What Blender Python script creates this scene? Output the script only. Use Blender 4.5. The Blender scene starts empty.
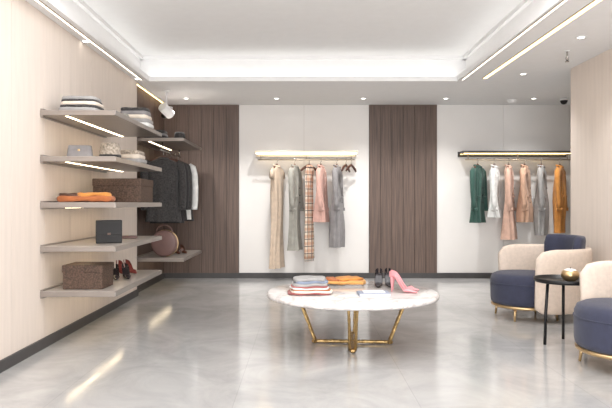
import bpy, bmesh, math, random
from mathutils import Vector, Matrix, Euler, noise
random.seed(7)
S=bpy.context.scene
S.view_settings.view_transform='Standard'
S.view_settings.look='None'
pi=math.pi

# ---------------------------------------------------------------- materials
def lin(c):
    return tuple(((x/255)/12.92 if x/255<=0.04045 else (((x/255)+0.055)/1.055)**2.4) for x in c)
def mat(name,rgb,rough=0.6,metal=0.0,var=0.06,scale=8.0,stretch=(1,1,1),bump=0.0,bscale=60,sheen=0.0,coat=0.0):
    m=bpy.data.materials.new(name); m.use_nodes=True
    nt=m.node_tree; N=nt.nodes; L=nt.links
    b=N['Principled BSDF']
    c=lin(rgb)
    tc=N.new('ShaderNodeTexCoord'); mp=N.new('ShaderNodeMapping'); mp.inputs['Scale'].default_value=stretch
    L.new(tc.outputs['Object'],mp.inputs[0])
    no=N.new('ShaderNodeTexNoise'); no.inputs['Scale'].default_value=scale; no.inputs['Detail'].default_value=6
    L.new(mp.outputs[0],no.inputs['Vector'])
    r=N.new('ShaderNodeValToRGB')
    r.color_ramp.elements[0].position=0.3; r.color_ramp.elements[1].position=0.7
    r.color_ramp.elements[0].color=(*[max(0,x*(1-var*1.6)) for x in c],1)
    r.color_ramp.elements[1].color=(*[min(1,x*(1+var)) for x in c],1)
    L.new(no.outputs['Fac'],r.inputs[0]); L.new(r.outputs[0],b.inputs['Base Color'])
    b.inputs['Roughness'].default_value=rough; b.inputs['Metallic'].default_value=metal
    if sheen: b.inputs['Sheen Weight'].default_value=sheen
    if coat: b.inputs['Coat Weight'].default_value=coat; b.inputs['Coat Roughness'].default_value=0.08
    if bump:
        n2=N.new('ShaderNodeTexNoise'); n2.inputs['Scale'].default_value=bscale; n2.inputs['Detail'].default_value=3
        L.new(mp.outputs[0],n2.inputs['Vector'])
        bp=N.new('ShaderNodeBump'); bp.inputs['Strength'].default_value=bump; bp.inputs['Distance'].default_value=0.01
        L.new(n2.outputs['Fac'],bp.inputs['Height']); L.new(bp.outputs[0],b.inputs['Normal'])
    return m
def emat(name,rgb,strength):
    m=bpy.data.materials.new(name); m.use_nodes=True
    b=m.node_tree.nodes['Principled BSDF']
    b.inputs['Base Color'].default_value=(*lin(rgb),1)
    b.inputs['Emission Color'].default_value=(*lin(rgb),1)
    b.inputs['Emission Strength'].default_value=strength
    return m
def plaid(name,base,c1,c2,k=60):
    m=bpy.data.materials.new(name); m.use_nodes=True
    nt=m.node_tree; N=nt.nodes; L=nt.links; b=N['Principled BSDF']; b.inputs['Roughness'].default_value=0.9
    tc=N.new('ShaderNodeTexCoord'); sp=N.new('ShaderNodeSeparateXYZ'); L.new(tc.outputs['Object'],sp.inputs[0])
    def band(sock,kk,th,ph=0):
        a=N.new('ShaderNodeMath'); a.operation='MULTIPLY_ADD'; a.inputs[1].default_value=kk; a.inputs[2].default_value=ph; L.new(sock,a.inputs[0])
        s=N.new('ShaderNodeMath'); s.operation='SINE'; L.new(a.outputs[0],s.inputs[0])
        g=N.new('ShaderNodeMath'); g.operation='GREATER_THAN'; g.inputs[1].default_value=th; L.new(s.outputs[0],g.inputs[0])
        return g.outputs[0]
    def mix(f,a,bc,amt):
        mu=N.new('ShaderNodeMath'); mu.operation='MULTIPLY'; mu.inputs[1].default_value=amt; L.new(f,mu.inputs[0])
        x=N.new('ShaderNodeMix'); x.data_type='RGBA'; L.new(mu.outputs[0],x.inputs[0])
        if isinstance(a,tuple): x.inputs[6].default_value=(*a,1)
        else: L.new(a,x.inputs[6])
        x.inputs[7].default_value=(*bc,1); return x.outputs[2]
    c=mix(band(sp.outputs['X'],k,0.3),lin(base),lin(c1),0.6)
    c=mix(band(sp.outputs['Y'],k,0.3,1),c,lin(c1),0.35)
    c=mix(band(sp.outputs['Z'],k*0.7,0.3),c,lin(c1),0.6)
    c=mix(band(sp.outputs['X'],k,0.93,2.5),c,lin(c2),0.9)
    c=mix(band(sp.outputs['Z'],k*0.7,0.93,2.5),c,lin(c2),0.9)
    L.new(c,b.inputs['Base Color'])
    return m
def floor_mat():
    m=bpy.data.materials.new('polished_stone_floor'); m.use_nodes=True
    nt=m.node_tree; N=nt.nodes; L=nt.links; b=N['Principled BSDF']
    tc=N.new('ShaderNodeTexCoord')
    n1=N.new('ShaderNodeTexNoise'); n1.inputs['Scale'].default_value=1.6; n1.inputs['Detail'].default_value=10; n1.inputs['Roughness'].default_value=0.66; n1.inputs['Distortion'].default_value=0.8
    L.new(tc.outputs['Object'],n1.inputs['Vector'])
    r=N.new('ShaderNodeValToRGB'); r.color_ramp.elements[0].position=0.32; r.color_ramp.elements[1].position=0.68
    r.color_ramp.elements[0].color=(*lin((164,164,164)),1); r.color_ramp.elements[1].color=(*lin((192,191,190)),1)
    L.new(n1.outputs['Fac'],r.inputs[0])
    br=N.new('ShaderNodeTexBrick'); br.offset=0.0; br.inputs['Scale'].default_value=1.0
    br.inputs['Brick Width'].default_value=1.2; br.inputs['Row Height'].default_value=1.2; br.inputs['Mortar Size'].default_value=0.003
    br.inputs['Color1'].default_value=(1,1,1,1); br.inputs['Color2'].default_value=(0.97,0.97,0.97,1); br.inputs['Mortar'].default_value=(0.86,0.86,0.86,1)
    L.new(tc.outputs['Object'],br.inputs['Vector'])
    x=N.new('ShaderNodeMix'); x.data_type='RGBA'; x.blend_type='MULTIPLY'; x.inputs[0].default_value=1
    L.new(r.outputs[0],x.inputs[6]); L.new(br.outputs['Color'],x.inputs[7]); L.new(x.outputs[2],b.inputs['Base Color'])
    n2=N.new('ShaderNodeTexNoise'); n2.inputs['Scale'].default_value=2.5; n2.inputs['Detail'].default_value=5
    L.new(tc.outputs['Object'],n2.inputs['Vector'])
    mr=N.new('ShaderNodeMapRange'); mr.inputs[1].default_value=0.3; mr.inputs[2].default_value=0.7; mr.inputs[3].default_value=0.08; mr.inputs[4].default_value=0.17
    L.new(n2.outputs['Fac'],mr.inputs[0]); L.new(mr.outputs[0],b.inputs['Roughness'])
    b.inputs['IOR'].default_value=1.8
    return m
def marble_mat():
    m=bpy.data.materials.new('white_marble'); m.use_nodes=True
    nt=m.node_tree; N=nt.nodes; L=nt.links; b=N['Principled BSDF']
    tc=N.new('ShaderNodeTexCoord')
    n1=N.new('ShaderNodeTexNoise'); n1.inputs['Scale'].default_value=2.5; n1.inputs['Detail'].default_value=10; n1.inputs['Distortion'].default_value=1.8
    L.new(tc.outputs['Object'],n1.inputs['Vector'])
    r=N.new('ShaderNodeValToRGB'); e=r.color_ramp.elements
    e[0].position=0.45; e[0].color=(*lin((222,218,216)),1); e[1].position=0.55; e[1].color=(*lin((226,222,220)),1)
    k=e.new(0.5); k.color=(*lin((196,190,188)),1)
    L.new(n1.outputs['Fac'],r.inputs[0]); L.new(r.outputs[0],b.inputs['Base Color'])
    b.inputs['Roughness'].default_value=0.12
    return m

M={}
M['floor']=floor_mat(); M['marble']=marble_mat()
M['beige_wall']=mat('beige_wallpaper',(224,212,202),0.75,var=0.03,scale=3,stretch=(6,6,.5))
M['white_panel']=mat('white_wall_panel',(236,233,230),0.6,var=0.015,scale=2)
M['groove']=mat('panel_groove',(196,187,180),0.8)
M['ceil']=mat('ceiling_paint',(238,238,238),0.85,var=0.01)
M['wood']=mat('dark_walnut',(101,83,74),0.5,var=0.24,scale=3.0,stretch=(26,26,0.6))
M['woodgap']=mat('dark_wood_groove',(55,44,39),0.7)
M['base']=mat('dark_baseboard',(70,68,68),0.5)
M['led']=emat('warm_led',(255,232,194),9.0)
M['ledy']=emat('amber_led',(255,222,160),4.0)
M['ledw']=emat('white_led',(255,252,247),3.2)
M['ledc']=emat('ceiling_line_led',(255,246,230),2.5)
M['dl']=emat('downlight_lens',(255,250,240),6.0)
M['shelf']=mat('taupe_metal_shelf',(158,150,144),0.28,metal=0.55,var=0.04)
M['shelf_top']=mat('pale_shelf_top',(190,182,175),0.3,metal=0.2,var=0.04)
M['champ']=mat('champagne_metal',(184,170,150),0.3,metal=0.6)
M['gold']=mat('hammered_gold',(190,160,110),0.28,metal=1.0,var=0.2,scale=40,bump=0.9,bscale=70)
M['brass']=mat('brushed_brass',(214,184,140),0.3,metal=0.9)
M['black']=mat('black_metal',(28,28,30),0.35,metal=0.3)
M['blk']=mat('black_leather',(26,24,25),0.6,bump=0.2,bscale=150)
M['navy']=mat('navy_velvet',(53,56,76),0.9,var=0.08,scale=20,sheen=0.15,bump=0.2,bscale=200)
M['cream']=mat('cream_boucle',(222,206,192),0.95,var=0.05,scale=30,bump=0.3,bscale=220)
M['chrome']=mat('chrome',(190,188,184),0.2,metal=1.0)
M['hwood']=mat('hanger_wood',(84,50,36),0.4)
M['white']=mat('white_plastic',(240,240,240),0.4,var=0.01)
M['paper']=mat('paper_white',(238,238,240),0.6,var=0.01)
M['greyink']=mat('grey_cover',(150,158,176),0.5)
def fab(n,c,**k): 
    M[n]=mat(n+'_fabric',c,0.92,var=k.get('var',0.08),scale=k.get('scale',14),bump=0.35,bscale=k.get('b',180),sheen=0.15)
fab('beige',(206,186,166)); fab('sage',(158,156,148)); fab('pink',(214,172,160)); fab('grey',(142,139,140))
fab('green',(54,86,78)); fab('offwhite',(226,226,224)); fab('rose',(210,174,156)); fab('tan',(200,162,138)); fab('lgrey',(160,158,157))
fab('orange',(206,140,70)); fab('tweed',(64,62,62),var=0.45,scale=60); fab('char',(48,46,48),var=0.3,scale=50); fab('brown',(112,82,66))
fab('rust',(176,104,60)); fab('red',(160,92,90)); fab('blueg',(128,138,156)); fab('cr',(226,214,200)); fab('mustard',(216,160,92))
fab('straw',(176,164,150),var=0.35,scale=50)
M['plaid']=plaid('plaid_wool',(224,210,192),(190,140,112),(84,74,78),75)
M['choc']=mat('chocolate_leather',(92,66,54),0.4,bump=0.2,bscale=120)
M['basket']=mat('woven_brown',(88,68,56),0.7,var=0.4,scale=70,bump=0.6,bscale=90)
M['mauve']=mat('mauve_leather',(118,92,88),0.4,bump=0.15,bscale=120)
M['pinkshoe']=mat('pink_patent',(222,150,156),0.3,var=0.02,coat=0.4)
M['blackshoe']=mat('black_patent',(40,34,38),0.25,coat=0.4)
M['redshoe']=mat('red_suede',(120,46,42),0.6)

# ---------------------------------------------------------------- mesh builder
class MB:
    def __init__(s): s.bm=bmesh.new(); s.mats=[]
    def mi(s,m):
        m=M[m] if isinstance(m,str) else m
        if m not in s.mats: s.mats.append(m)
        return s.mats.index(m)
    def take(s,bm,m,mtx=None,smooth=None):
        i=s.mi(m)
        if mtx is not None: bm.transform(mtx)
        bmesh.ops.recalc_face_normals(bm,faces=bm.faces)
        for f in bm.faces:
            f.material_index=i
            if smooth=='auto': f.smooth=len(f.verts)<=4
            elif smooth: f.smooth=True
        me=bpy.data.meshes.new('tmp'); bm.to_mesh(me); bm.free(); s.bm.from_mesh(me); bpy.data.meshes.remove(me)
    def box(s,c,size,m,bevel=0,rot=(0,0,0),seg=2,smooth=False):
        bm=bmesh.new(); bmesh.ops.create_cube(bm,size=1); bmesh.ops.scale(bm,vec=size,verts=bm.verts)
        if bevel: bmesh.ops.bevel(bm,geom=list(bm.edges),offset=bevel,segments=seg,affect='EDGES',profile=0.5)
        s.take(bm,m,Matrix.Translation(c)@Euler(rot).to_matrix().to_4x4(),smooth)
    def cyl(s,c,r,h,m,r2=None,rot=(0,0,0),seg=32,bevel=0):
        bm=bmesh.new(); bmesh.ops.create_cone(bm,cap_ends=True,segments=seg,radius1=r,radius2=r if r2 is None else r2,depth=h)
        if bevel:
            ed=[e for e in bm.edges if any(len(f.verts)>4 for f in e.link_faces)]
            bmesh.ops.bevel(bm,geom=ed,offset=bevel,segments=3,affect='EDGES',profile=0.5)
        s.take(bm,m,Matrix.Translation(c)@Euler(rot).to_matrix().to_4x4(),'auto')
    def sph(s,c,sc,m,rot=(0,0,0)):
        bm=bmesh.new(); bmesh.ops.create_uvsphere(bm,u_segments=24,v_segments=14,radius=1)
        bmesh.ops.scale(bm,vec=sc,verts=bm.verts)
        s.take(bm,m,Matrix.Translation(c)@Euler(rot).to_matrix().to_4x4(),True)
    def loft(s,rings,m,closed=True,cap=True,mtx=None,loop=False):
        bm=bmesh.new(); vs=[[bm.verts.new(p) for p in r] for r in rings]; n=len(rings[0])
        R=range(len(vs)) if loop else range(len(vs)-1)
        for i in R:
            a=vs[i]; b=vs[(i+1)%len(vs)]
            for j in range(n if closed else n-1):
                k=(j+1)%n
                bm.faces.new((a[j],a[k],b[k],b[j]))
        if cap and closed and not loop:
            for r in (vs[0],vs[-1]):
                try: bm.faces.new(r)
                except Exception: pass
        s.take(bm,m,mtx,True)
    def tube(s,pts,r,m,seg=10,mtx=None,flat=1.0,loop=False):
        pts=[Vector(p) for p in pts]; n=len(pts); rings=[]
        prev=None
        for i,p in enumerate(pts):
            if loop: t=pts[(i+1)%n]-pts[i-1]
            else: t=(pts[min(i+1,n-1)]-pts[max(i-1,0)])
            t.normalize()
            if prev is None:
                u=Vector((0,0,1)) if abs(t.z)<0.9 else Vector((0,1,0))
                u=(u-t*u.dot(t)).normalized()
            else: u=(prev-t*prev.dot(t)).normalized()
            prev=u; w=t.cross(u)
            rr=r[i] if isinstance(r,(list,tuple)) else r
            rings.append([p+u*math.cos(a)*rr+w*math.sin(a)*rr*flat for a in [2*pi*k/seg for k in range(seg)]])
        s.loft(rings,m,mtx=mtx,loop=loop)
    def lathe(s,prof,m,c=(0,0,0),seg=40,rot=(0,0,0)):
        rings=[[Vector((r*math.cos(2*pi*k/seg),r*math.sin(2*pi*k/seg),z)) for k in range(seg)] for r,z in prof]
        s.loft(rings,m,mtx=Matrix.Translation(c)@Euler(rot).to_matrix().to_4x4())
    def cloth(s,c,size,m,amp=0.006,fr=14,rot=(0,0,0),seed=0.0,rnd=.14):
        # one folded textile layer: rounded folded edges, softened corners, rumpled surface
        bm=bmesh.new(); bmesh.ops.create_cube(bm,size=1); bmesh.ops.scale(bm,vec=size,verts=bm.verts)
        bmesh.ops.bevel(bm,geom=list(bm.edges),offset=min(size)*0.46,segments=3,affect='EDGES',profile=0.5)
        bmesh.ops.subdivide_edges(bm,edges=[e for e in bm.edges if e.calc_length()>min(size)*0.8],cuts=9,use_grid_fill=True)
        hx,hy=size[0]/2,size[1]/2
        for v in bm.verts:
            x,y=v.co.x,v.co.y
            v.co.x=x*(1-rnd*abs(y/hy)**4); v.co.y=y*(1-rnd*abs(x/hx)**4)
            q=v.co*fr+Vector((seed,seed*1.7,seed*0.6)); nz=noise.noise_vector(q)
            v.co+=Vector((nz.x,nz.y,nz.z*0.7))*amp
        s.take(bm,m,Matrix.Translation(c)@Euler(rot).to_matrix().to_4x4(),True)
    def ground(s):
        # let the lowest point of the object rest exactly on z=0
        z=min(v.co.z for v in s.bm.verts)
        for v in s.bm.verts: v.co.z-=z
    def done(s,name,loc=(0,0,0),rz=0.0,sc=1.0):
        me=bpy.data.meshes.new(name); s.bm.to_mesh(me); s.bm.free()
        for m in s.mats: me.materials.append(m)
        o=bpy.data.objects.new(name,me); S.collection.objects.link(o)
        o.location=loc; o.rotation_euler=(0,0,rz); o.scale=(sc,sc,sc)
        return o
def simplebox(name,x0,x1,y0,y1,z0,z1,m,bevel=0):
    b=MB(); b.box((0,0,0),(x1-x0,y1-y0,z1-z0),m,bevel)
    return b.done(name,((x0+x1)/2,(y0+y1)/2,(z0+z1)/2))

# ---------------------------------------------------------------- room shell
XL=-2.33; XN=-2.41; YB=10.4; H=3.0; XR=3.39; YF=-3.0; YRE=7.6; XRR=6.4; HT=3.38
simplebox('floor',-2.7,XRR+.2,YF,YB+.2,-0.1,0,'floor')
# left wall: wallpaper with vertical seams + walnut niche
b=MB(); y=YF
YN=8.42
b.box((XL-.1,(YF+YN)/2,1.5),(.192,YN-YF,3.0),'groove')
while y<YN-0.01:
    y2=min(y+0.6,YN); b.box((XL-.05,(y+y2)/2,1.5),(.1,y2-y-.005,3.0),'beige_wall'); y=y2
b.done('wall_left')
b=MB(); b.box((XN-.1,(YN+YB)/2,1.5),(.18,YB-YN,3.0),'woodgap'); y=YN
while y<YB-.01:
    y2=min(y+0.33,YB); b.box((XN-.05,(y+y2)/2,1.5),(.1,y2-y-.008,3.0),'wood'); y=y2
b.done('wall_left_wood_niche')
# back wall
b=MB()
b.box(((XN+XRR)/2,YB+.12,1.5),(XRR-XN+.2,.16,3.0),'groove')
def span(x0,x1,m,step,gap,yy=0.0):
    n=max(1,round((x1-x0)/step)); w=(x1-x0)/n
    for i in range(n):
        b.box((x0+w*(i+.5),YB+.05-yy/2,1.5),(w-gap,.1+yy,3.0),m)
span(-1.11,1.144,'white_panel',1.12,.004)
span(2.32,4.62,'white_panel',1.15,.004)
span(4.62,XRR,'white_panel',1.0,.004)
b.done('wall_back')
b=MB()
for x0,x1 in((XN,-1.11),(1.144,2.32)):
    b.box(((x0+x1)/2,YB+.02,1.5),(x1-x0,.06,3.0),'woodgap')
    n=6; w=(x1-x0)/n
    for i in range(n): b.box((x0+w*(i+.5),YB-.01,1.5),(w-.006,.03,3.0),'wood')
b.done('trim_wood_wall_panels')
# right wall
b=MB(); b.box((XR+.1,(YF+YRE)/2,1.5),(.2,YRE-YF,3.0),'beige_wall')
b.done('wall_right')
b=MB(); b.box((XRR+.1,(YRE+YB)/2,1.5),(.2,YB-YRE+.4,3.0),'white_panel'); b.box(((XR+XRR)/2+.1,YRE-.1,1.5),(XRR-XR-.2,.2,3.0),'white_panel'); b.done('wall_alcove')
# front wall with shop-front opening (behind the camera)
b=MB()
b.box((-2.0,YF-.1,1.5),(.9,.2,3.0),'beige_wall'); b.box((3.1,YF-.1,1.5),(.9,.2,3.0),'beige_wall'); b.box((.55,YF-.1,2.85),(4.2,.2,.3),'beige_wall')
b.done('wall_front')
b=MB()
for x in (-1.5,0.55,2.6): b.box((x,YF-.1,1.35),(.06,.08,2.7),'black')
b.box((.55,YF-.1,2.67),(4.16,.08,.06),'black'); b.box((.55,YF-.1,.03),(4.16,.08,.06),'black')
b.done('window_1')
# baseboards
simplebox('baseboard_back',XN,XRR,YB-.035,YB-.0,0,.09,'base')
simplebox('baseboard_left',XL,XL+.02,YF,YN,0,.09,'base')
simplebox('baseboard_left_niche',XN,XN+.02,YN,YB-.04,0,.09,'base')
simplebox('baseboard_right',XR-.02,XR,YF,YRE,0,.09,'base')
# ceiling with tray
TX=2.15; TY1=8.37; TY0=-1.8
b=MB()
def cb(x0,x1,y0,y1,z0,z1,m='ceil',bv=0): b.box(((x0+x1)/2,(y0+y1)/2,(z0+z1)/2),(x1-x0,y1-y0,z1-z0),m,bv)
T=.07
cb(-2.6,-TX,YF-.2,YB+.2,H,H+T); cb(TX,XRR+.2,YF-.2,YB+.2,H,H+T)
cb(-TX,TX,TY1,YB+.2,H,H+T); cb(-TX,TX,YF-.2,TY0,H,H+T)
W=.16
cb(-TX-W-.1,-TX-W,TY0-W,TY1+W,H+T,HT); cb(TX+W,TX+W+.1,TY0-W,TY1+W,H+T,HT)
cb(-TX-W-.1,TX+W+.1,TY1+W,TY1+W+.1,H+T,HT); cb(-TX-W-.1,TX+W+.1,TY0-W-.1,TY0-W,H+T,HT)
cb(-TX-W-.1,TX+W+.1,TY0-W-.1,TY1+W+.1,HT,HT+.1)
# small cornice step inside tray
cb(-TX-W,-TX-W+.05,TY0-W,TY1+W,HT-.05,HT); cb(TX+W-.05,TX+W,TY0-W,TY1+W,HT-.05,HT); cb(-TX-W,TX+W,TY1+W-.05,TY1+W,HT-.05,HT)
b.done('ceiling')
# cove light ropes on the ledge
b=MB()
cb(-TX-W+.03,-TX-W+.07,TY0,TY1,H+T,H+T+.02,'ledw'); cb(TX+W-.07,TX+W-.03,TY0,TY1,H+T,H+T+.02,'ledw'); cb(-TX,TX,TY1+W-.07,TY1+W-.03,H+T,H+T+.02,'ledw')
b.done('cove_led_strip')
# thin bright linear lights flush in ceiling
def linear(name,x,w,y0,y1,m):
    bb=MB(); bb.box((0,0,-.004),(w+.02,y1-y0+.02,.008),'champ'); bb.box((0,0,-.008),(w,y1-y0,.006),m); bb.done(name,(x,(y0+y1)/2,H))
linear('linear_ceiling_light',-2.225,.02,1.5,8.25,'ledc')
linear('linear_ceiling_light',2.195,.02,1.5,8.25,'ledc')
linear('linear_ceiling_light',2.47,.045,1.5,8.15,'ledy')
linear('linear_ceiling_light',XN+.04,.025,8.5,10.3,'ledy')
def downlight(x,y,z=H):
    bb=MB(); bb.lathe([(.03,-.002),(.035,-.006),(.05,-.008),(.055,0)],'white'); bb.cyl((0,0,-.003),.034,.004,'dl'); bb.done('recessed_downlight',(x,y,z))
for x in(-1.9,-.43,.98,2.32,3.75): downlight(x,9.75)
for x,y in((-2.28,6.3),(2.85,6.15),(2.9,7.9),(2.9,4.6),(-2.26,8.2)): downlight(x,y)
# sprinkler
b=MB(); b.cyl((0,0,-.005),.035,.01,'white'); b.cyl((0,0,-.06),.01,.11,'chrome'); b.cyl((0,0,-.12),.022,.006,'chrome'); b.tube([(-.015,0,-.07),(-.018,0,-.1),(0,0,-.12),(.018,0,-.1),(.015,0,-.07)],.003,'chrome'); b.sph((0,0,-.09),(.006,.006,.015),'redshoe')
b.done('ceiling_sprinkler',(2.95,6.7,H))
# round smoke detector
b=MB(); b.lathe([(.03,-.05),(.06,-.045),(.07,-.02),(.08,-.018),(.08,0)],'white'); b.done('smoke_detector',(3.45,9.9,H))
# security camera
b=MB(); b.cyl((0,0,-.01),.06,.02,'white'); b.lathe([(.005,-.1),(.035,-.09),(.055,-.055),(.06,-.02)],'blk'); b.lathe([(.062,-.035),(.066,-.02),(.062,-.01)],'white')
b.done('security_camera_dome',(4.24,9.75,H))
# ceiling spot projector
b=MB(); b.cyl((0,0,-.01),.05,.02,'white'); b.cyl((0,0,-.13),.012,.24,'white')
b.cyl((0.0,0,-.30),.075,.22,'white',rot=(math.radians(62),0,math.radians(-28)),bevel=.012)
b.cyl((-.042,.082,-.352),.06,.03,'black',rot=(math.radians(62),0,math.radians(-28)))
b.tube([(-.08,0,-.31),(-.085,0,-.25),(0,0,-.23),(.085,0,-.25),(.08,0,-.31)],.008,'white')
b.done('ceiling_spotlight',(-2.07,9.1,H))

# ---------------------------------------------------------------- shelves
def shelf(y0,y1,z,w,xw,name='wall_shelf'):
    bb=MB(); Lh=y1-y0
    bb.box((w/2,0,0),(w,Lh,.045),'shelf',.004)
    bb.box((w/2,0,.0235),(w-.03,Lh-.03,.004),'shelf_top')
    bb.box((.22,0,-.0235),(.03,Lh-.1,.005),'led')
    bb.box((.22,0,-.0225),(.06,Lh-.06,.003),'champ')
    bb.box((.012,0,.0),(.024,Lh-.02,.075),'shelf')
    bb.done(name,(xw,(y0+y1)/2,z))
SY0,SY1,SW=5.31,7.06,.67
SZ=[2.10,1.69,1.28,0.89,0.49]
for z in SZ: shelf(SY0,SY1,z,SW,XL)
NY0,NY1=8.5,10.0
shelf(NY0,NY1,2.2,.72,XN,'niche_shelf'); shelf(NY0,NY1,.49,.72,XN,'niche_shelf')
# niche hanging rail
b=MB(); b.tube([(0,-.7,0),(0,.7,0)],.012,'chrome')
for yy in(-.6,.6): b.tube([(0,yy,0),(0,yy,.1155)],.008,'chrome')
b.done('clothes_rail',(XN+.38,(NY0+NY1)/2,2.06))
# back wall rails
def rail(x0,x1,m,top):
    bb=MB(); w=x1-x0
    bb.box((0,-.16,0),(w,.32,.035),top,.004)
    bb.box((0,-.318,-.012),(w,.01,.06),top,.002)
    bb.box((0,-.02,-.02),(w,.04,.09),top,.003)
    bb.box((0,-.322,-.028),(w-.04,.008,.012),m)
    bb.box((0,-.08,-.021),(w-.06,.03,.008),m)
    bb.tube([(-w/2+.05,-.3,-.13),(w/2-.05,-.3,-.13)],.011,'champ')
    for x in(-w/2+.1,0,w/2-.1): bb.tube([(x,-.3,-.13),(x,-.3,-.01)],.007,'champ')
    bb.done('clothes_rail',((x0+x1)/2,YB,2.16))
rail(-.81,.92,'led','champ'); rail(2.68,4.55,'ledy','base')
RZ=2.03; RY=YB-.3

# ---------------------------------------------------------------- garments
def ring(cx,cy,z,w,d,amp,k,ph,n=40,sh=0.75):
    out=[]
    for i in range(n):
        a=2*pi*i/n; c=math.cos(a); s_=math.sin(a)
        f=1+amp*math.sin(k*a+ph)+amp*.5*math.sin((k*2-3)*a+ph*2.1)
        out.append(Vector((cx+w*math.copysign(abs(c)**sh,c)*(1+.2*(f-1)),cy+d*math.copysign(abs(s_)**sh,s_)*f,z)))
    return out
def hanger(bb,hw=.19):
    pts=[(0,.016*math.cos(t)*1.0,.016*math.sin(t)) for t in [math.radians(x) for x in range(-40,200,20)]]+[(0,-.010,-.02),(0,-.002,-.045),(0,0,-.09)]
    bb.tube(pts,.0045,'chrome',seg=6)
    bb.tube([(-hw,0,-.195),(-hw*.8,0,-.16),(-hw*.4,0,-.118),(0,0,-.088),(hw*.4,0,-.118),(hw*.8,0,-.16),(hw,0,-.195)],[.016,.024,.02,.022,.02,.024,.016],'hwood',seg=8,flat=.8)
def garment(name,x,y,z,rz,L,m,kind='coat',w=.2,d=.05,ph=0.0):
    bb=MB(); hanger(bb,w*.95)
    if kind in('coat','shirt','dress'):
        fl={'coat':1.12,'shirt':1.02,'dress':1.25}[kind]
        wa={'coat':.92,'shirt':.95,'dress':.72}[kind]
        rs=[ring(0,0,-.095,.055,.035,0,5,ph),ring(0,0,-.115,.07,.042,0,5,ph),ring(0,0,-.14,w*.62,.05,.02,5,ph),ring(0,0,-.17,w*.95,.056,.03,5,ph),ring(0,0,-.2,w*1.03,.06,.05,5,ph)]
        n=14
        for i in range(1,n+1):
            t=i/n; z_=-.2-(L-.2)*t
            ww=w*(1+(wa-1)*math.sin(min(1,t*1.6)*pi/2) if t<.45 else wa+(fl-wa)*((t-.45)/.55))
            rs.append(ring(0,.0,z_,ww,.06+d*t*.5+.02*math.sin(t*5+ph),.08+.2*t,7,ph+t*.7))
        bb.loft(rs,m,cap=False)
        bb.loft([rs[-1],[v*1.0+Vector((-v.x*.05,-v.y*.1,.02)) for v in rs[-1]]],m,cap=False)
        if kind!='dress':
            SLn=min(.66,L*.8)
            for sgn in(-1,1):
                p=[(sgn*w*.86,0,-.165),(sgn*w*1.08,-.005,-.21),(sgn*w*1.2,-.012,-.32),(sgn*w*1.26,-.02,-.20-SLn*.5),(sgn*w*1.25,-.035,-.2-SLn*.8),(sgn*w*1.22,-.045,-.2-SLn)]
                bb.tube(p,[.045,.062,.058,.053,.05,.048],m,seg=14,flat=.8)
                bb.tube([(sgn*w*1.225,-.044,-.2-SLn+.05),(sgn*w*1.22,-.045,-.2-SLn-.004)],.051,m,seg=14,flat=.82)
        else:
            for sgn in(-1,1):
                bb.tube([(sgn*w*.8,0,-.16),(sgn*w*1.1,-.005,-.22),(sgn*w*1.2,-.01,-.32)],[.04,.055,.06],m,seg=12,flat=.7)
        # collar
        bb.tube([(.07*math.cos(a),.05*math.sin(a)+.0,-.112+.018*math.sin(a)) for a in [2*pi*k/20 for k in range(20)]],.016,m,seg=8,loop=True)
        if kind=='coat':
            for sgn in(-1,1):   # lapels
                bb.loft([[Vector((sgn*.055,-.045,-.11)),Vector((sgn*.095,-.062,-.19)),Vector((sgn*.10,-.075,-.27)),Vector((sgn*.012,-.085,-.44))],
                         [Vector((sgn*.03,-.052,-.13)),Vector((sgn*.035,-.074,-.2)),Vector((sgn*.03,-.085,-.28)),Vector((sgn*.004,-.088,-.44))]],m,closed=False,cap=False)
            for k in range(3): bb.cyl((.014,-.088,-.48-.12*k),.011,.008,'blk',rot=(pi/2,0,0),seg=12)
            for sgn in(-1,1): bb.box((sgn*w*.52,-.083,-.62),(.11,.012,.03),m,.004)
        if kind=='shirt':
            bb.tube([(0,-.052,-.13),(0,-.068,-.22),(0,-.078,-.4),(0,-.083,-L+.03)],.006,m,seg=6,flat=2.2)
            for k in range(5): bb.cyl((0,-.082,-.2-.1*k),.006,.006,'paper',rot=(pi/2,0,0),seg=8)
    elif kind=='scarf':
        for sgn,LL,yy in((-1,L,-.03),(1,L*.93,.03)):
            rs=[]
            n=16
            for i in range(n+1):
                t=i/n; z_=-.115-(LL-.115)*t
                rs.append(ring(sgn*.03,yy*min(1,t*4),z_-(.0),w*.5*(.75+.35*t),.018+.012*t,.25*t,5,ph+t+sgn,sh=.8))
            bb.loft(rs,m)
            for k in range(9): bb.tube([(sgn*.03-w*.5+w*.125*k,yy,-LL+.005),(sgn*.03-w*.5+w*.125*k+.003,yy,-LL-.05)],.005,m,seg=5)
        bb.sph((0,0,-.115),(w*.42,.045,.03),m)
    return bb.done(name,(x,y,z),rz)
R=math.radians
garment('beige_long_dress',-.44,RY,RZ,R(66),1.82,'beige','dress',w=.17,ph=.4)
garment('sage_long_coat',-.14,RY,RZ,R(70),1.52,'sage','coat',w=.165,ph=1.4)
garment('plaid_scarf',.105,RY,RZ,R(44),1.66,'plaid','scarf',w=.20,ph=2.2)
garment('pink_shirt',.30,RY,RZ,R(74),1.05,'pink','shirt',w=.15,ph=3.2)
garment('grey_long_coat',.57,RY,RZ,R(74),1.47,'grey','coat',w=.165,ph=4.0)
b=MB(); hanger(b,.19); b.done('clothes_hanger',(.72,RY,RZ),R(66))
b=MB(); hanger(b,.19); b.done('clothes_hanger',(.81,RY,RZ),R(60))
garment('green_jacket',2.94,RY,RZ,R(46),1.06,'green','coat',w=.16,ph=.9)
garment('white_shirt',3.22,RY,RZ,R(60),.97,'offwhite','shirt',w=.14,ph=2.0)
garment('rose_long_coat',3.46,RY,RZ,R(64),1.34,'rose','coat',w=.15,ph=2.9)
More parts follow.
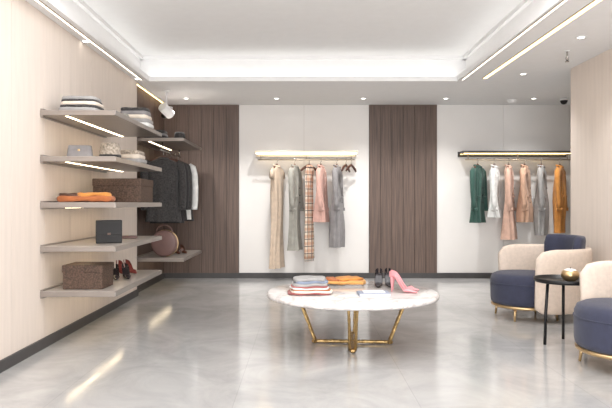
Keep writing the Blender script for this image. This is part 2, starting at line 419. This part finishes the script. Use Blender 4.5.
garment('tan_jacket',3.73,RY,RZ,R(58),1.05,'tan','coat',w=.16,ph=3.9)
garment('light_grey_coat',4.01,RY,RZ,R(60),1.27,'lgrey','coat',w=.155,ph=5.0)
garment('orange_coat',4.32,RY,RZ,R(54),1.23,'orange','coat',w=.165,ph=5.9)
NX=XN+.38; NRZ=2.06
garment('tweed_jacket',NX,8.72,NRZ,R(14),1.03,'tweed','coat',w=.22,ph=.2)
garment('charcoal_jacket',NX,8.95,NRZ,R(12),1.06,'char','coat',w=.22,ph=1.2)
garment('tweed_jacket',NX,9.2,NRZ,R(12),1.02,'tweed','coat',w=.22,ph=2.2)
garment('white_blouse',NX+.02,9.45,NRZ,R(10),1.02,'offwhite','shirt',w=.24,ph=3.2)
garment('charcoal_jacket',NX,9.75,NRZ,R(12),1.05,'char','coat',w=.22,ph=4.2)

# ---------------------------------------------------------------- display table
b=MB()
TH=.435
b.lathe([(.02,.0),(.72,.0),(.765,.004),(.786,.014),(.79,.028),(.786,.042),(.77,.05),(.02,.05)],'marble',(0,0,TH),seg=72)
def bar(p,q,r=.013): 
    P=Vector(p);Q=Vector(q); n=10
    b.tube([P.lerp(Q,i/n)+Vector((random.uniform(-1,1),random.uniform(-1,1),0))*.0015 for i in range(n+1)],[r*(1+.10*((i%2)*2-1)) for i in range(n+1)],'gold',seg=10)
for k in range(4):
    a=R(-4)+k*pi/2; ca,sa=math.cos(a),math.sin(a)
    for o in(-.036,.036):
        ox,oy=-sa*o,ca*o
        bar((ca*.50+ox,sa*.50+oy,TH-.002),(ca*.34+ox*.7,sa*.34+oy*.7,.02))
    bar((ca*.35,sa*.35,.02),(0,0,.02+.0),.017)
    b.sph((ca*.345,sa*.345,.02),(.03,.03,.02),'gold')
    bar((ca*.50,sa*.50,TH-.008),(0,0,TH-.008),.009)
b.cyl((0,0,.022),.035,.04,'gold',bevel=.008)
TXc,TYc=.455,5.55
b.done('round_marble_table',(TXc,TYc,0))
TZ=TH+.0505
# stack of folded clothes
b=MB(); z=0
for i,(m,t) in enumerate([('red',.014),('cr',.018),('rust',.012),('offwhite',.016),('red',.012),('lgrey',.022),('blueg',.022),('lgrey',.026)]):
    b.cloth((random.uniform(-.012,.012),random.uniform(-.01,.01),z+t/2),(.38-.012*i,.28-.008*i,t*1.15),m,.011,11,rot=(0,0,random.uniform(-.1,.1)),seed=3.1+i*.12); z+=t
b.ground(); b.done('folded_clothes_stack',(.455-.39,5.40,TZ),.15)
# folded orange scarf
b=MB()
b.cloth((0,0,.02),(.44,.26,.036),'mustard',.018,14,seed=2.0,rnd=.2); b.cloth((.05,.0,.048),(.28,.18,.03),'orange',.02,16,rot=(0,0,.3),seed=5.0,rnd=.2); b.cloth((-.1,-.03,.044),(.18,.15,.024),'rust',.016,20,rot=(0,.05,-.4),seed=9,rnd=.2)
b.ground(); b.done('folded_scarf',(.455-.05,6.02,TZ),-.05)
# book
b=MB(); b.box((0,0,.0125),(.27,.18,.02),'paper',.002); b.box((0,0,.0015),(.275,.186,.003),'greyink'); b.box((0,0,.0235),(.275,.186,.003),'greyink'); b.box((-.136,0,.0125),(.004,.186,.024),'greyink')
b.box((.0,-.0,.03),(.19,.12,.008),'paper',.001); b.done('book',(.455+.17,5.32,TZ),.05)
# pumps
def pump(bb,m,L=.235,hh=.095,mtx=Matrix()):
    rings=[]; n=18; K=17
    for i in range(n+1):
        t=i/n; x=-L*.5+L*t
        if t<.62: zb=hh*(0.5+0.5*math.cos(min(1,max(0,(t-.12)/.5))*pi))
        else: zb=0
        zb+=.004
        w=.026+.012*math.sin(min(1,t/.75)*pi)+(.009*math.exp(-((t-.68)/.14)**2)); w*= (1-((t-.75)/.25)**2.2)**.5 if t>.75 else (1 if t>.06 else .55+.45*(t/.06)**.5)
        w=max(w,.003)
        if t<.2: h=.052-.09*t
        elif t<.6: h=.034-.02*(t-.2)/.4
        else: h=.024+.02*max(0,1-abs(t-.72)/.16)-.01*max(0,(t-.8)/.2)
        a=R(118) if t<.06 else (R(100) if t<.6 else R(100)+ (R(179)-R(100))*min(1,(t-.6)/.1))
        rg=[]
        for k in range(K):
            th=-a+2*a*k/(K-1)
            yy=w*math.sin(th)
            zz=zb+h*.5*(1-math.cos(th))
            if a<R(130): # wall goes vertical
                zz=zb+h*(abs(th)/a)**2.2; yy=w*math.sin(min(abs(th),pi/2))*(1 if th>0 else -1)
            rg.append(Vector((x,yy,zz)))
        rings.append(rg)
    bb.loft(rings,m,closed=False,cap=False,mtx=mtx)
    # insole
    ins=[]
    for rg in rings[1:13]:
        zb=rg[K//2].z; w=max(abs(v.y) for v in rg)*.93
        ins.append([Vector((rg[0].x,-w,zb+.009)),Vector((rg[0].x,0,zb+.005)),Vector((rg[0].x,w,zb+.009))])
    bb.loft(ins,m,closed=False,cap=False,mtx=mtx)
    # back counter
    r0=rings[0]; bb.loft([r0,[Vector((v.x-.008*(1-abs(v.y)/.03),v.y*.5,v.z)) for v in r0]],m,closed=False,cap=False,mtx=mtx)
    # heel
    hx=-L*.5+.022
    bb.loft([[Vector((hx+dx+r*math.cos(a)*1.0,r*math.sin(a),z)) for a in [2*pi*k/12 for k in range(12)]] for z,r,dx in((0,.006,-.004),(.03,.006,-.004),(.06,.009,-.003),(hh,.019,0),(hh+.012,.021,.002))],m,mtx=mtx)
def shoes(name,m,loc,rz,spread=.09,hh=.095,L=.235,second=None):
    bb=MB(); pump(bb,m,L,hh,Matrix.Translation((0,-spread/2,0)))
    pump(bb,m,L,hh,second if second is not None else Matrix.Translation((-.03,spread/2,0))@Euler((0,0,.12)).to_matrix().to_4x4())
    bb.done(name,loc,rz)
shoes('pink_high_heels','pinkshoe',(.455+.49,5.52,TZ),R(-28),.13,.13,.26)
shoes('black_high_heels','blackshoe',(.455+.33,5.84,TZ),R(-100),.10,.11,.24)

# ---------------------------------------------------------------- armchairs
def armchair(loc,rz=0.0):
    bb=MB()
    bb.lathe([(.02,.13),(.36,.13),(.375,.14),(.378,.155),(.36,.165),(.02,.165)],'brass',seg=56)
    bb.lathe([(.02,.165),(.355,.165),(.375,.18),(.383,.22),(.386,.36),(.382,.44),(.362,.485),(.32,.505),(.2,.512),(.02,.514)],'navy',seg=56)
    # piping seam
    bb.tube([(.386*math.cos(a),.386*math.sin(a),.40) for a in [2*pi*k/56 for k in range(56)]],.006,'navy',seg=6,loop=True)
    # wrap-around shell
    def arc(a0,a1,rx,ry,th,z0,z1,m,cx=0.0,n=40,lean=.05,power=.85):
        rs=[]
        for i in range(n+1):
            t=i/n; a=a0+(a1-a0)*t
            e=min(t,1-t)*n/3.0; q=1 if e>=1 else math.sqrt(max(0,1-(1-e)**2))
            zc0=z0+ .06*(1-q); zc1=z1-.10*(1-q); tt=th*(.45+.55*q)
            c,s_=math.cos(a),math.sin(a)
            bx=math.copysign(abs(c)**power,c)*rx; by=math.copysign(abs(s_)**power,s_)*ry
            nrm=Vector((c/rx,s_/ry,0)).normalized()
            rg=[]; hw=tt/2; hh=(zc1-zc0)/2; zc=(zc0+zc1)/2; K=24
            for k in range(K):
                an=2*pi*k/K; u=math.copysign(abs(math.cos(an))**.5,math.cos(an)); v=math.copysign(abs(math.sin(an))**.28,math.sin(an))
                zz=zc+hh*v
                rg.append(Vector((cx+bx,by,0))+nrm*(hw*u+lean*(zz-z0))+Vector((0,0,zz)))
            rs.append(rg)
        bb.loft(rs,m)
    arc(R(-97),R(97),.65,.435,.085,.10,.80,'cream')
    arc(R(-50),R(50),.555,.375,.10,.40,.93,'navy',cx=.0,lean=.10)
    # seat deck between drum and back
    bb.box((.36,0,.30),(.36,.60,.26),'navy',.03)
    for a in(45,135,225,315):
        x_,y_=.33*math.cos(R(a)),.33*math.sin(R(a))
        bb.tube([(x_,y_,.14),(x_*1.06,y_*1.06,0.0)],[.016,.011],'brass',seg=12)
    # rear support feet
    for sg in(-1,1): bb.tube([(.5,sg*.2,.18),(.52,sg*.21,0)],[.016,.011],'brass',seg=12)
    bb.done('tub_armchair',loc,rz)
armchair((2.54,6.85,0),R(6)); armchair((2.55,4.72,0),R(6))
# side table
b=MB()
b.lathe([(.02,0),(.258,0),(.268,.006),(.272,.036),(.266,.038),(.26,.012),(.02,.012)],'black',(0,0,.57),seg=56)
for k in range(3):
    a=R(190)+k*2*pi/3
    b.tube([(.17*math.cos(a),.17*math.sin(a),.572),(.19*math.cos(a),.19*math.sin(a),.3),(.2*math.cos(a),.2*math.sin(a),0)],.014,'black',seg=10)
b.done('side_table',(2.42,5.55,0))
b=MB()
b.lathe([(.02,0),(.035,.002),(.055,.02),(.066,.045),(.062,.068),(.05,.085),(.046,.085),(.055,.066),(.058,.045),(.02,.03)],'brass')
b.cyl((0,0,.06),.05,.03,'paper'); b.sph((0,0,.078),(.048,.048,.02),'paper'); b.tube([(0,0,.09),(.002,0,.108)],.0025,'blk',seg=6)
b.done('gold_candle_bowl',(2.45,5.5,.5825),0,1.2)

# ---------------------------------------------------------------- goods on the left shelves
def top(z): return z+.0262
def stack(name,x,y,z,w,l,layers,rz=0.0):
    bb=MB(); h=0
    for i,(m,t) in enumerate(layers):
        bb.cloth((random.uniform(-.008,.008),random.uniform(-.008,.008),h+t/2+.004),(w-.01*i,l-.008*i,t*1.12),m,.007,12,rot=(0,0,random.uniform(-.05,.05)),seed=x+i*.15); h+=t
    bb.ground(); return bb.done(name,(x,y,z),rz)
def handbag(name,x,y,z,w,d,h,m,rz=0.0,handle=True):
    bb=MB()
    rs=[]
    for t in[0,.03,.12,.5,.85,.97,1]:
        k=1-.12*t-(.04 if t in(0,1) else 0)
        rs.append(ring(0,0,h*t,w/2*k,d/2*(1-.45*t)*(.97 if t in(0,1) else 1),0,3,0,sh=.35))
    bb.loft(rs,m)
    bb.loft([ring(0,0,h*.62,w/2*.94,d/2*.76,0,3,0,sh=.35),ring(0,0,h*.66,w/2*.945,d/2*.78,0,3,0,sh=.35)],m)
    bb.box((0,-d*.39,h*.62),(.02,.012,.02),'brass',.003)
    if handle:
        bb.tube([(w*.28*math.cos(a),0,h*.98+h*.45*math.sin(a)) for a in [pi*k/14 for k in range(15)]],.008,m)
    return bb.done(name,(x,y,z),rz)
def giftbox(name,x,y,z,w,d,h,m,rz=0.0,lab=True):
    bb=MB(); bb.box((0,0,h*.36),(w,d,h*.72),m,.006); bb.box((0,0,h*.84),(w+.012,d+.012,h*.32),m,.008)
    if lab: bb.box((0,-d/2-.008,h*.7),(.02,.008,.02),'choc',.002)
    return bb.done(name,(x,y,z),rz)
def cloche(name,x,y,z,r,m,band,k=1.0):
    bb=MB(); bb.lathe([(r*.62,.004),(r,.0),(r*1.02,.006),(r*.66,.02),(r*.62,.03),(r*.6,r*.6*k),(r*.52,r*.78*k),(r*.3,r*.84*k),(.01,r*.85*k)],m)
    bb.lathe([(r*.65,.018),(r*.65,.05),(r*.62,.052),(r*.62,.02)],band); bb.done(name,(x,y,z))
# shelf 1
stack('folded_clothes_stack',-2.06,5.6,top(SZ[0]),.36,.32,[('lgrey',.04),('tweed',.024),('cr',.03),('tweed',.02),('lgrey',.03)])
shoes('grey_high_heels','sage',(-1.86,6.2,top(SZ[0])),R(-60),.11,.07,.25)
stack('folded_clothes_stack',-1.86,6.7,top(SZ[0]),.34,.3,[('offwhite',.05),('lgrey',.045),('cr',.04),('grey',.05),('tweed',.03)])
# shelf 2
handbag('clutch_bag',-2.08,5.6,top(SZ[1]),.23,.12,.12,'grey',.1,False)
cloche('woven_hat',-1.88,5.85,top(SZ[1]),.16,'straw','char',1.3)
stack('folded_clothes_stack',-1.9,6.5,top(SZ[1]),.36,.32,[('lgrey',.05),('cr',.045),('straw',.04)])
# shelf 3
b=MB(); b.cloth((0,0,.026),(.50,.3,.05),'rust',.016,12,seed=1,rnd=.2); b.cloth((.08,-.02,.064),(.3,.22,.04),'orange',.018,14,rot=(0,0,.2),seed=4,rnd=.2); b.cloth((-.12,.02,.06),(.24,.2,.034),'choc',.014,15,rot=(0,0,-.3),seed=6,rnd=.2)
b.ground(); b.done('orange_sweater',(-2.02,5.6,top(SZ[2])),.1)
giftbox('storage_hamper',-1.94,6.5,top(SZ[2]),.50,.5,.25,'basket',0,False)
# shelf 4
b=MB(); b.box((0,0,.11),(.24,.07,.22),'blk',.008); b.box((0,-.038,.15),(.24,.008,.14),'blk',.004); b.box((0,-.044,.09),(.03,.006,.02),'choc',.002)
b.done('black_handbag',(-1.86,5.75,top(SZ[3])),.35)
b=MB(); b.box((0,0,.014),(.2,.12,.026),'mauve',.008); b.box((0,-.03,.03),(.2,.06,.006),'mauve',.002); b.cyl((0,-.05,.034),.008,.006,'brass'); b.done('leather_wallet',(-1.9,6.5,top(SZ[3])),.2)
# shelf 5
giftbox('leather_box',-2.0,5.6,top(SZ[4]),.36,.32,.22,'basket',0)
shoes('black_high_heels','blackshoe',(-1.88,6.2,top(SZ[4])),R(-70),.11,.09,.24)
shoes('red_high_heels','redshoe',(-1.95,6.65,top(SZ[4])),R(-50),.11,.09,.24)
# niche bottom: round handbag + shoes
b=MB()
b.lathe([(.02,-.06),(.16,-.06),(.185,-.05),(.19,-.035),(.19,.035),(.185,.05),(.16,.06),(.02,.06)],'mauve',(0,0,.195),rot=(pi/2,0,0))
b.lathe([(.186,-.05),(.196,-.05),(.196,-.038),(.186,-.038)],'brass',(0,0,.195),rot=(pi/2,0,0))
b.tube([(.12*math.cos(a),0,.36+.1*math.sin(a)) for a in [pi*k/12 for k in range(13)]],.008,'mauve')
b.ground(); b.done('round_handbag',(-2.02,8.75,top(.49)),-.1)
shoes('brown_high_heels','hwood',(-1.9,9.3,top(.49)),R(-60),.11,.08,.24)
# niche top shelf
stack('folded_clothes_stack',-2.15,8.75,top(2.2),.34,.3,[('char',.04),('grey',.035),('tweed',.04)])
cloche('felt_hat',-1.84,8.95,top(2.2),.13,'tweed','blk',1.2)

# ---------------------------------------------------------------- lights
def area(name,loc,rot,sx,sy,e,col=(1,1,1)):
    l=bpy.data.lights.new(name,'AREA'); l.shape='RECTANGLE'; l.size=sx; l.size_y=sy; l.energy=e; l.color=col
    o=bpy.data.objects.new(name,l); o.location=loc; o.rotation_euler=rot; S.collection.objects.link(o)
area('daylight_shopfront',(.55,YF+.05,1.4),(pi/2,0,0),4.0,2.5,360,(.97,.985,1))
area('added_overhead_fill',(0,3.0,HT-.03),(0,0,0),3.4,5.0,160,(.99,.993,1))  # added fill lamp out of view, brightens the room; not a real ceiling fixture
for x in(-1.9,-.43,.98,2.32,3.75):
    l=bpy.data.lights.new('downlight_beam','SPOT'); l.energy=135; l.spot_size=R(110); l.spot_blend=1; l.shadow_soft_size=.05; l.color=(1,.98,.95)
    o=bpy.data.objects.new('downlight_beam',l); o.location=(x,9.3,H-.03); S.collection.objects.link(o); o.rotation_euler=(R(8),0,0)
for x,y in((2.85,6.15),(2.9,7.9),(2.9,4.6)):
    l=bpy.data.lights.new('downlight_beam','SPOT'); l.energy=65; l.spot_size=R(110); l.spot_blend=1; l.shadow_soft_size=.05; l.color=(1,.98,.95)
    o=bpy.data.objects.new('downlight_beam',l); o.location=(x,y,H-.03); S.collection.objects.link(o)
w=bpy.data.worlds.new('World'); S.world=w; w.use_nodes=True
w.node_tree.nodes['Background'].inputs[0].default_value=(.95,.97,1,1); w.node_tree.nodes['Background'].inputs[1].default_value=1.0

# ---------------------------------------------------------------- camera
cd=bpy.data.cameras.new('camera'); cd.sensor_width=36; cd.lens=36*600/612; cd.shift_x=3/612; cd.shift_y=-1/612; cd.clip_start=.05
co=bpy.data.objects.new('camera',cd); co.location=(0,0,1.3); co.rotation_euler=(pi/2,0,0); S.collection.objects.link(co); S.camera=co
